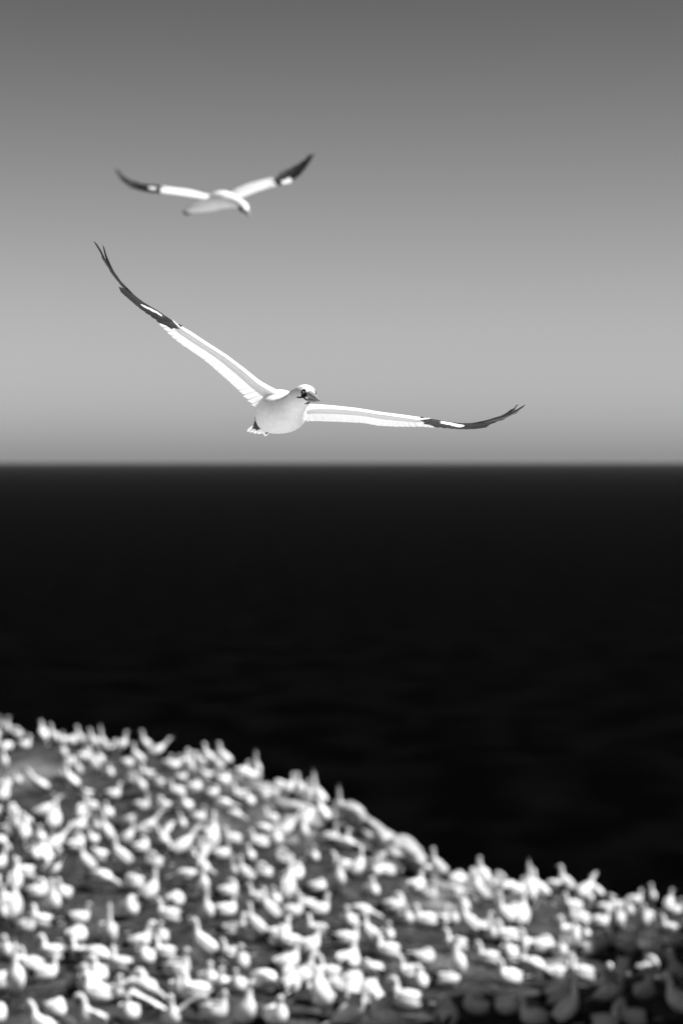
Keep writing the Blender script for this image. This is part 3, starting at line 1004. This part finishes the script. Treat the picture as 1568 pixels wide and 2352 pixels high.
# birds read off enlarged crops: column, row of the base, posture, heading in degrees (0 = to the right, 90 = away, 270 = towards)
HAND = []
for (ox, oy, rows) in [
    (0, 1617, [(8, 300, 't', 270), (60, 330, 't', 300), (165, 325, 'p', 200), (220, 420, 's', 0), (400, 370, 't', 130), (505, 400, 't', 190), (590, 360, 's', 250), (575, 495, 's', 275),
               (660, 355, 'z', 0), (748, 420, 't', 200), (765, 540, 'p', 0), (868, 430, 't', 180), (955, 400, 'k', 200), (1060, 400, 's', 90), (1120, 450, 't', 0), (1180, 590, 's', 20),
               (1270, 600, 't', 190), (1335, 450, 't', 230), (1445, 490, 'r', 10), (1535, 600, 's', 300), (912, 560, 's', 270), (560, 705, 's', 280), (715, 720, 't', 270), (660, 830, 't', 160),
               (1000, 680, 's', 275), (1285, 885, 't', 250), (1465, 785, 'p', 180), (35, 650, 't', 280), (40, 790, 's', 10), (155, 745, 's', 260), (400, 1080, 'r', 15), (845, 985, 's', 190),
               (1040, 880, 's', 30), (985, 1060, 's', 270), (130, 1060, 'p', 90), (715, 1200, 'b', 20), (50, 1220, 's', 300), (145, 1270, 't', 270), (230, 1290, 't', 100), (365, 1290, 's', 270),
               (1350, 1240, 'r', 20), (500, 1400, 'r', 30), (980, 1340, 'k', 250), (850, 1300, 's', 260), (1165, 1360, 't', 10), (1285, 1390, 'p', 0), (310, 1450, 's', 270), (690, 1370, 'p', 10)]),
    (392, 1617, [(150, 470, 's', 275), (290, 470, 's', 160), (345, 520, 't', 170), (495, 510, 't', 160), (660, 630, 's', 30), (785, 620, 'k', 250), (20, 610, 's', 20), (90, 720, 's', 0),
                 (170, 690, 't', 280), (215, 820, 'z', 10), (480, 755, 'z', 350), (375, 880, 'p', 0), (640, 890, 's', 200), (715, 950, 's', 270), (860, 900, 'p', 170), (1010, 760, 'z', 200),
                 (1180, 760, 't', 250), (1265, 800, 't', 270), (1365, 840, 'k', 160), (145, 990, 's', 260), (90, 1150, 's', 280), (250, 1090, 's', 0), (590, 1110, 'l', 320), (935, 1100, 's', 180),
                 (1060, 1250, 'r', 30), (860, 1240, 'l', 330), (1235, 1200, 't', 30), (960, 1310, 's', 270), (820, 1340, 's', 200), (1205, 1310, 't', 280), (1460, 1290, 's', 330), (355, 1240, 'p', 0),
                 (110, 1420, 'r', 40), (280, 1410, 's', 270), (380, 1390, 'k', 90), (460, 1440, 's', 20), (575, 1300, 's', 190), (1300, 1460, 's', 270), (720, 1460, 's', 280), (1560, 1340, 's', 320),
                 (1510, 990, 's', 260), (1565, 860, 'k', 260)]),
    (784, 1776.25, [(20, 240, 's', 260), (60, 740, 'l', 330), (355, 800, 'z', 0), (20, 930, 's', 180), (150, 1000, 't', 30), (295, 960, 's', 270),
                    (275, 1145, 's', 275), (410, 960, 's', 200), (800, 960, 's', 190), (880, 1000, 't', 200), (1050, 1000, 'z', 10), (1130, 980, 's', 20), (1060, 1180, 'z', 180), (1225, 990, 's', 270),
                    (1300, 1010, 't', 250), (1380, 1060, 's', 300), (1465, 1110, 's', 270), (1540, 1060, 's', 200), (470, 1310, 'p', 0), (590, 1400, 's', 270), (790, 1180, 's', 320),
                    (780, 1420, 's', 190), (880, 1430, 's', 20), (1010, 1400, 's', 260), (1110, 1380, 't', 270), (690, 1090, 's', 40)]),
    (1176, 1898.75, [(30, 600, 's', 20), (165, 720, 'k', 100), (250, 730, 't', 170), (370, 590, 'l', 150), (495, 650, 't', 190), (655, 600, 'r', 40), (770, 640, 't', 160), (850, 810, 's', 340),
                     (565, 790, 's', 200), (690, 700, 's', 280), (960, 680, 's', 160), (1120, 720, 's', 10), (1050, 830, 's', 275), (1275, 745, 't', 270), (1440, 700, 't', 60), (1480, 820, 's', 20),
                     (620, 920, 's', 190), (530, 1050, 's', 200), (640, 1080, 's', 270), (560, 1190, 't', 280), (790, 940, 's', 0), (430, 1200, 's', 270), (260, 1190, 'z', 10), (120, 1180, 's', 250),
                     (80, 980, 't', 80), (700, 1190, 'z', 20), (870, 1140, 's', 270), (970, 890, 's', 290), (955, 1050, 't', 260), (1190, 1010, 't', 270), (1030, 1200, 's', 20), (1270, 1240, 's', 10),
                     (1400, 1260, 's', 200), (1450, 1000, 's', 150), (1540, 1110, 's', 180), (640, 1440, 's', 180), (440, 1420, 's', 20), (40, 1330, 's', 300), (200, 1400, 'l', 320), (1240, 1400, 'p', 0)]),
    (0, 1984.5, [(240, 150, 's', 180), (790, 130, 't', 200), (940, 250, 'l', 325), (1240, 250, 'z', 180), (1380, 400, 't', 30), (1560, 560, 's', 180), (140, 300, 't', 90), (30, 400, 's', 270),
                 (720, 560, 's', 10), (340, 340, 'p', 0), (480, 530, 't', 270), (580, 340, 's', 250), (990, 690, 'z', 190), (140, 560, 'k', 90), (230, 640, 's', 330), (390, 600, 's', 170),
                 (50, 520, 's', 270), (1280, 820, 'b', 0), (1470, 750, 's', 270), (1530, 900, 's', 170), (700, 730, 'z', 30), (290, 1010, 's', 200), (410, 1080, 's', 20), (760, 900, 's', 170),
                 (900, 990, 'l', 320), (1120, 1000, 's', 160), (890, 1110, 's', 260), (1000, 830, 'k', 270), (1240, 1230, 'p', 0), (1340, 1290, 'l', 325), (140, 1280, 'k', 270), (30, 1200, 'b', 20),
                 (400, 1620, 'b', 180), (860, 1560, 'b', 180), (900, 1280, 's', 200), (1070, 1270, 's', 280), (1180, 1460, 's', 260), (1330, 940, 's', 270), (500, 910, 's', 170), (820, 1190, 's', 270)]),
    (392, 1984.5, [(130, 230, 'l', 150), (290, 350, 'k', 270), (520, 330, 'p', 0), (585, 220, 't', 250), (690, 230, 't', 200), (810, 380, 's', 180), (330, 600, 't', 270), (500, 500, 's', 20),
                   (580, 900, 's', 180), (780, 730, 't', 190), (910, 590, 't', 200), (990, 720, 's', 10), (955, 400, 's', 270), (1080, 380, 'k', 90), (1250, 450, 's', 170), (1350, 490, 's', 20),
                   (1340, 280, 'z', 0), (1520, 310, 't', 270), (570, 690, 's', 0), (620, 990, 's', 270), (470, 1200, 's', 275), (620, 1190, 's', 250), (875, 1190, 'l', 320), (1090, 1200, 'p', 90),
                   (1060, 1030, 'b', 10), (1220, 1130, 'b', 30), (1260, 860, 'b', 20), (1100, 790, 's', 180), (1350, 690, 's', 160), (1460, 1080, 's', 180), (1520, 1210, 's', 0), (240, 1280, 's', 160),
                   (390, 1450, 's', 320), (80, 1230, 's', 270), (960, 1480, 's', 300), (1390, 1430, 't', 200), (340, 1160, 's', 280), (60, 1060, 's', 330), (1110, 510, 's', 0), (1360, 1270, 's', 90)]),
    (784, 1984.5, [(70, 600, 's', 250), (190, 560, 'l', 330), (270, 830, 't', 180), (430, 880, 's', 180), (280, 1050, 'z', 150), (60, 980, 's', 60), (640, 1090, 's', 200), (700, 1170, 's', 270),
                   (1060, 820, 's', 180), (1180, 720, 't', 190), (1290, 650, 's', 20), (1500, 650, 't', 200), (1360, 950, 's', 180), (1380, 720, 's', 270), (600, 1350, 's', 180), (170, 1330, 'b', 190),
                   (960, 1130, 's', 20), (1060, 1140, 't', 270), (1540, 740, 's', 180), (1530, 900, 's', 260), (1540, 1120, 's', 200), (40, 760, 's', 10), (410, 720, 's', 270)]),
]:
    for (zx, zy, ps, yw) in rows:
        HAND.append((ox + zx * 0.25, oy + zy * 0.25, SHORT[ps], yw))

spots = []
for (px, py, ps, yw) in HAND:
    d = hit(px, py)
    if d is None:                      # just past the rim: put it on the rim
        for dy in range(2, 60, 2):
            d = hit(px, py + dy)
            if d is not None:
                break
    if d is None:
        continue
    p = P(px, py, d)
    spots.append([p.x, d, ps, yw + random.uniform(-10, 10), px, py])
n_hand = len(spots)
# neighbours between them, as the colony is denser than one can read off
BARE = [(870, 1930, 110, 48), (80, 1775, 75, 45), (690, 1868, 70, 30), (1005, 2175, 75, 40), (1275, 2120, 45, 45), (560, 1775, 50, 20), (880, 1925, 80, 40), (240, 2090, 40, 40), (450, 2190, 40, 30), (150, 1870, 40, 25),
        (350, 1900, 30, 20)]
tries = 0
while tries < 6000 and len(spots) < 332:
    tries += 1
    px = random.uniform(-20, 1588)
    py = random.uniform(1690, 2380)
    if any(((px - a) / c) ** 2 + ((py - b_) / e) ** 2 < 1 for (a, b_, c, e) in BARE):
        continue
    d = hit(px, py)
    if d is None or d > 79:
        continue
    x = P(px, py, d).x
    if d > np.interp(x, EX, EY) - 0.25:
        continue
    m_ = K / d
    if min(((px - s_[4]) / (0.40 * m_)) ** 2 + ((py - s_[5]) / (0.27 * m_)) ** 2 for s_ in spots) < 1:
        continue
    ps = random.choices(['sitting', 'standing', 'preening', 'sleeping', 'bowing', 'stretching', 'leaning', 'skypointing', 'flapping'], [26, 12, 20, 18, 7, 6, 6, 3, 12])[0]
    spots.append([x, d, ps, random.choice([0, 180, 180, 0, 270, 90, 300, 210, 30, 150]) + random.uniform(-25, 25), px, py])

# the colony goes on past both sides of the picture
beyond = []
for _ in range(900):
    px = random.choice([random.uniform(-520, -60), random.uniform(1630, 1760)])
    py = random.uniform(1690, 2352)
    d = hit(px, py)
    if d is None or len(beyond) >= 90:
        continue
    x = P(px, py, d).x
    if d > np.interp(x, EX, EY) - 0.3 or (x > 5 and d < 44):
        continue
    m_ = K / d
    if any(((px - s_[4]) / (0.40 * m_)) ** 2 + ((py - s_[5]) / (0.27 * m_)) ** 2 < 1 for s_ in beyond):
        continue
    beyond.append([x, d, random.choice(['sitting', 'standing', 'preening', 'sleeping', 'bowing']), random.uniform(0, 360), px, py])
spots.sort(key=lambda s_: s_[1])
near, far = spots[:299], spots[299:] + beyond

ORD = ['first', 'second', 'third', 'fourth', 'fifth', 'sixth', 'seventh', 'eighth', 'ninth', 'tenth', 'eleventh', 'twelfth', 'thirteenth', 'fourteenth', 'fifteenth',
       'sixteenth', 'seventeenth', 'eighteenth', 'nineteenth', 'twentieth']
LOOK = {'sitting': 'sitting upright', 'standing': 'standing tall', 'skypointing': 'pointing its bill skyward', 'preening': 'preening its back',
        'stretching': 'stretching its neck forward', 'bowing': 'bowing its head', 'sleeping': 'resting with tucked head', 'leaning': 'leaning low with outstretched neck', 'flapping': 'lifting its open wings'}


def facing(yw):
    a = yw % 360
    return ['facing right', 'facing away', 'facing left', 'facing the camera'][int(((a + 45) % 360) // 90)]


ROWN = 15
labels = {}
for i, s_ in enumerate(near):
    s_[4] = i // ROWN
for r_ in range(len(near) // ROWN + 1):
    row = sorted([s_ for s_ in near if s_[4] == r_], key=lambda s_: s_[0])
    for j, s_ in enumerate(row):
        rn = 'front row' if r_ == 0 else ORD[r_] + ' row'
        labels[id(s_)] = 'gannet %s, %s, %s from left in %s' % (LOOK[s_[2]], facing(s_[3]), ORD[j], rn)

GRP = 'white gannets of the breeding colony on the headland'


def place(s_, label):
    pr = random.choice(PROTOS[s_[2]])
    x, y = s_[0], s_[1]
    z = float(ground(x, y))
    o = empty('gannet', (x, y, z - 0.015), label, 'bird', GRP)
    o.rotation_euler = (random.uniform(-.05, .05), random.uniform(-.05, .05), math.radians(s_[3]))
    k = random.uniform(0.82, 1.03)
    o.scale = (k, k, k)
    for nm, meshes in pr.items():
        for me_ in meshes:
            link(nm, me_, o)


for s_ in near:
    place(s_, labels[id(s_)])

# the farthest birds, past three hundred: one mass
V, F, T = [], [], []
for s_ in far:
    pr = random.choice(PROTOS[s_[2]])
    mt = Matrix.Translation((s_[0], s_[1], float(ground(s_[0], s_[1])) - 0.015)) @ Matrix.Rotation(math.radians(s_[3]), 4, 'Z')
    for nm in ('body', 'wing', 'tail', 'bill'):
        for me_ in pr[nm]:
            o = len(V)
            V += [mt @ v.co for v in me_.vertices]
            F += [tuple(i + o for i in pl.vertices) for pl in me_.polygons]
            T += [c_.color[0] for c_ in me_.color_attributes['tone'].data]
if V:
    tag(link('gannet_crowd', mesh('gannet_crowd', V, F, M_COLONY, T)), 'mass of white gannets farthest back along the crest', 'birds', GRP, 'stuff')
print('birds', len(near), len(far), 'hand', n_hand)
